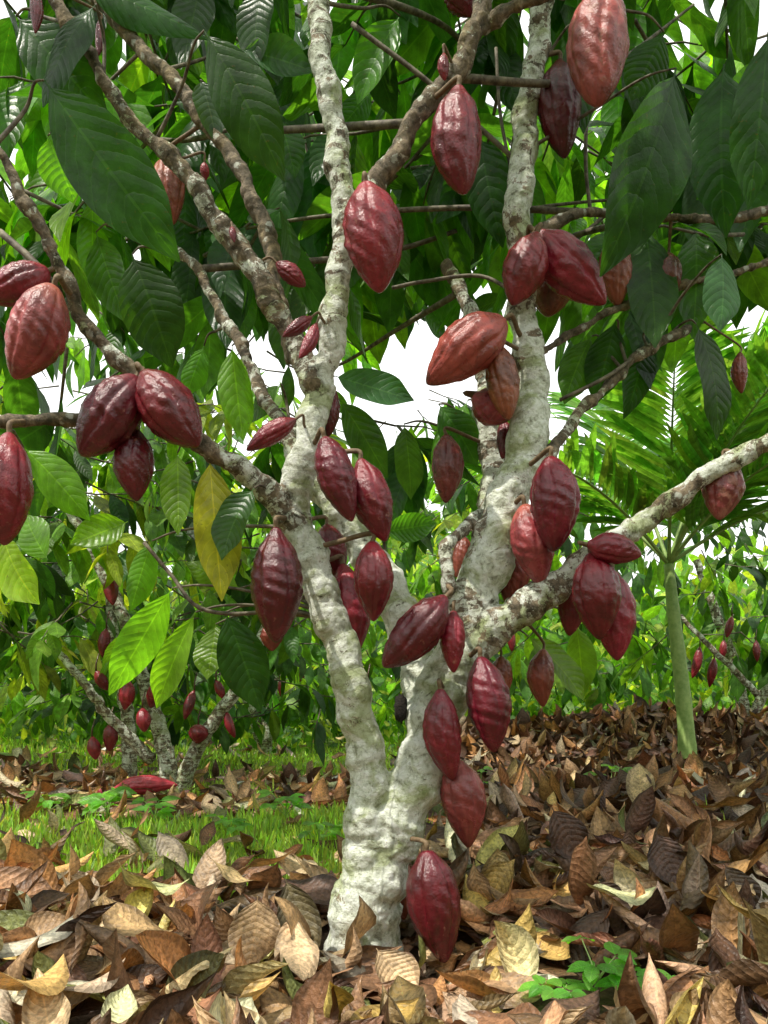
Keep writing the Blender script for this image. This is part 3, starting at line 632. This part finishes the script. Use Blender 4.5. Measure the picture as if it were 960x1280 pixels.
# ---------------------------------------------------------------- grass
def grass(n,xr,yr,h,mask=None,w=0.006):
    x=rng.uniform(*xr,n);y=rng.uniform(*yr,n)
    if mask is not None: k=mask(x,y);x=x[k];y=y[k];n=len(x)
    az=rng.uniform(0,6.28,n);el=rng.uniform(0.4,1.4,n); D=np.stack([np.cos(az)*np.cos(el),np.sin(az)*np.cos(el),np.sin(el)],-1)
    N=np.stack([np.cos(az),np.sin(az),0.1+0*az],-1)+rng.normal(size=(n,3))*.3
    Ls=rng.uniform(*h,n)
    return leaves_geo(np.stack([x,y,hgt(x,y)],-1),D,N,Ls,w,rng.uniform(.2,1.2,n),0.1,jit((0.29,0.42,0.09),n,0.3),4,2,0.0,0.0)
za=lambda x,y: gzone(x,y)[0]; zb=lambda x,y: gzone(x,y)[1]; zc=lambda x,y: gzone(x,y)[2]
gr=[grass(21000,(-2.2,0.25),(0.38,1.65),(0.02,0.085),za,0.008),grass(17000,(-6,0.5),(2.7,7.5),(0.03,0.10),zb,0.014),grass(5000,(0.3,5),(5.0,7.5),(0.08,0.25),None,0.016),grass(9000,(-3,0.5),(1.4,3.4),(0.03,0.08),zc,0.009),
    grass(500,(0.1,1.4),(0.8,1.5),(0.05,0.14),lambda x,y:np.sin(7*x)>0.3)]
leaf_obj('grass',gr,M_palm)
def plant(name,cx,cy,n,h,L,col):
    P=[];D=[];N=[];st=[]
    for k in range(n):
        az=k*2.4+random.random(); r=random.uniform(0.0,h*0.5); zz=h*(0.6+0.4*random.random())
        base=np.array([cx,cy,float(hgt(cx,cy))]); tp=base+np.array([math.cos(az)*r,math.sin(az)*r,zz])
        cc=catmull(np.array([base,base+[0,0,zz*0.5],tp]),4)
        st.append(tube_geo(cc,np.linspace(0.0018,0.001,len(cc)),6))
        for q in range(3):
            a=az+(q-1)*1.1; P.append(tp);D.append([math.cos(a),math.sin(a),0.05+random.uniform(-.2,.2)]);N.append([random.uniform(-.2,.2),random.uniform(-.6,-0.1),1])
    n=len(P); Ls=rng.uniform(L*0.7,L*1.2,n)
    e=empty(name); leaf_obj('leaves',[leaves_geo(P,D,N,Ls,Ls*0.5,rng.uniform(.1,.7,n),rng.uniform(0,.6,n),jit(col,n,0.1,0.05),10,4,0.04,0.1)],M_leaf,e)
    V,Fc=merge(st); mk_obj('stems',mk_mesh('stems',V,Fc,[M_palmstem]),e)
for px,dy_,n,h,L in ((700,-0.26,5,0.06,0.042),(745,-0.24,6,0.10,0.048),(790,-0.27,5,0.06,0.045),(825,-0.25,3,0.05,0.038)):
    plant('seedling_plant',(px-480)*(dy_+1.5)/F,dy_,n,h,L,(0.15,0.37,0.06))
for x,y,n,h,L in ((-1.0,1.3,9,0.15,0.08),(-0.8,1.2,6,0.12,0.07),(-0.35,1.25,8,0.14,0.06),(-0.5,1.0,6,0.1,0.05),(-1.3,1.5,6,0.12,0.07),(-0.2,0.9,6,0.1,0.05),(-0.65,0.8,5,0.08,0.045),(1.0,1.9,6,0.2,0.07),(0.45,2.1,5,0.2,0.05)):
    plant('weed_plant',x,y,n,h,L,(0.16,0.33,0.06))

# ---------------------------------------------------------------- light
sd=np.array([-0.36,-0.30,0.88]); sd/=np.linalg.norm(sd)
el=math.asin(sd[2]); rot=math.atan2(sd[0],sd[1])
w=bpy.data.worlds.new('World'); scene.world=w; w.use_nodes=True; nt=w.node_tree
bg=nt.nodes['Background']; sky=nt.nodes.new('ShaderNodeTexSky'); sky.sky_type='NISHITA'; sky.sun_disc=False
sky.sun_elevation=el; sky.sun_rotation=rot; sky.dust_density=3.0; sky.air_density=1.0
tcw=nt.nodes.new('ShaderNodeTexCoord')
cn=noise(nt,tcw.outputs['Generated'],2.2,5,0.6,0.4)
cf=ramp(nt,cn,[(0.3,0.75),(0.6,1.0)])
colr=mixc(nt,cf,sky.outputs[0],(11.8,11.9,11.7))
nt.links.new(colr,bg.inputs[0]); bg.inputs[1].default_value=0.15
sun=bpy.data.lights.new('sun','SUN'); sun.energy=5.0; sun.angle=math.radians(0.6); sun.color=(1,0.95,0.84)
so=bpy.data.objects.new('sun',sun); scene.collection.objects.link(so)
so.rotation_euler=Vector(-sd).to_track_quat('-Z','Y').to_euler()
# ---------------------------------------------------------------- camera
cam=bpy.data.cameras.new('camera'); co_=bpy.data.objects.new('camera',cam); scene.collection.objects.link(co_)
co_.location=(0,CAMY,CAMZ); co_.rotation_euler=(math.pi/2,0,0)
cam.sensor_fit='VERTICAL'; cam.sensor_height=36; cam.lens=F/1280*36; cam.shift_y=230/1280; cam.clip_end=1000; cam.clip_start=0.02
scene.camera=co_
scene.view_settings.view_transform='Standard'; scene.view_settings.look='None'; scene.view_settings.exposure=0
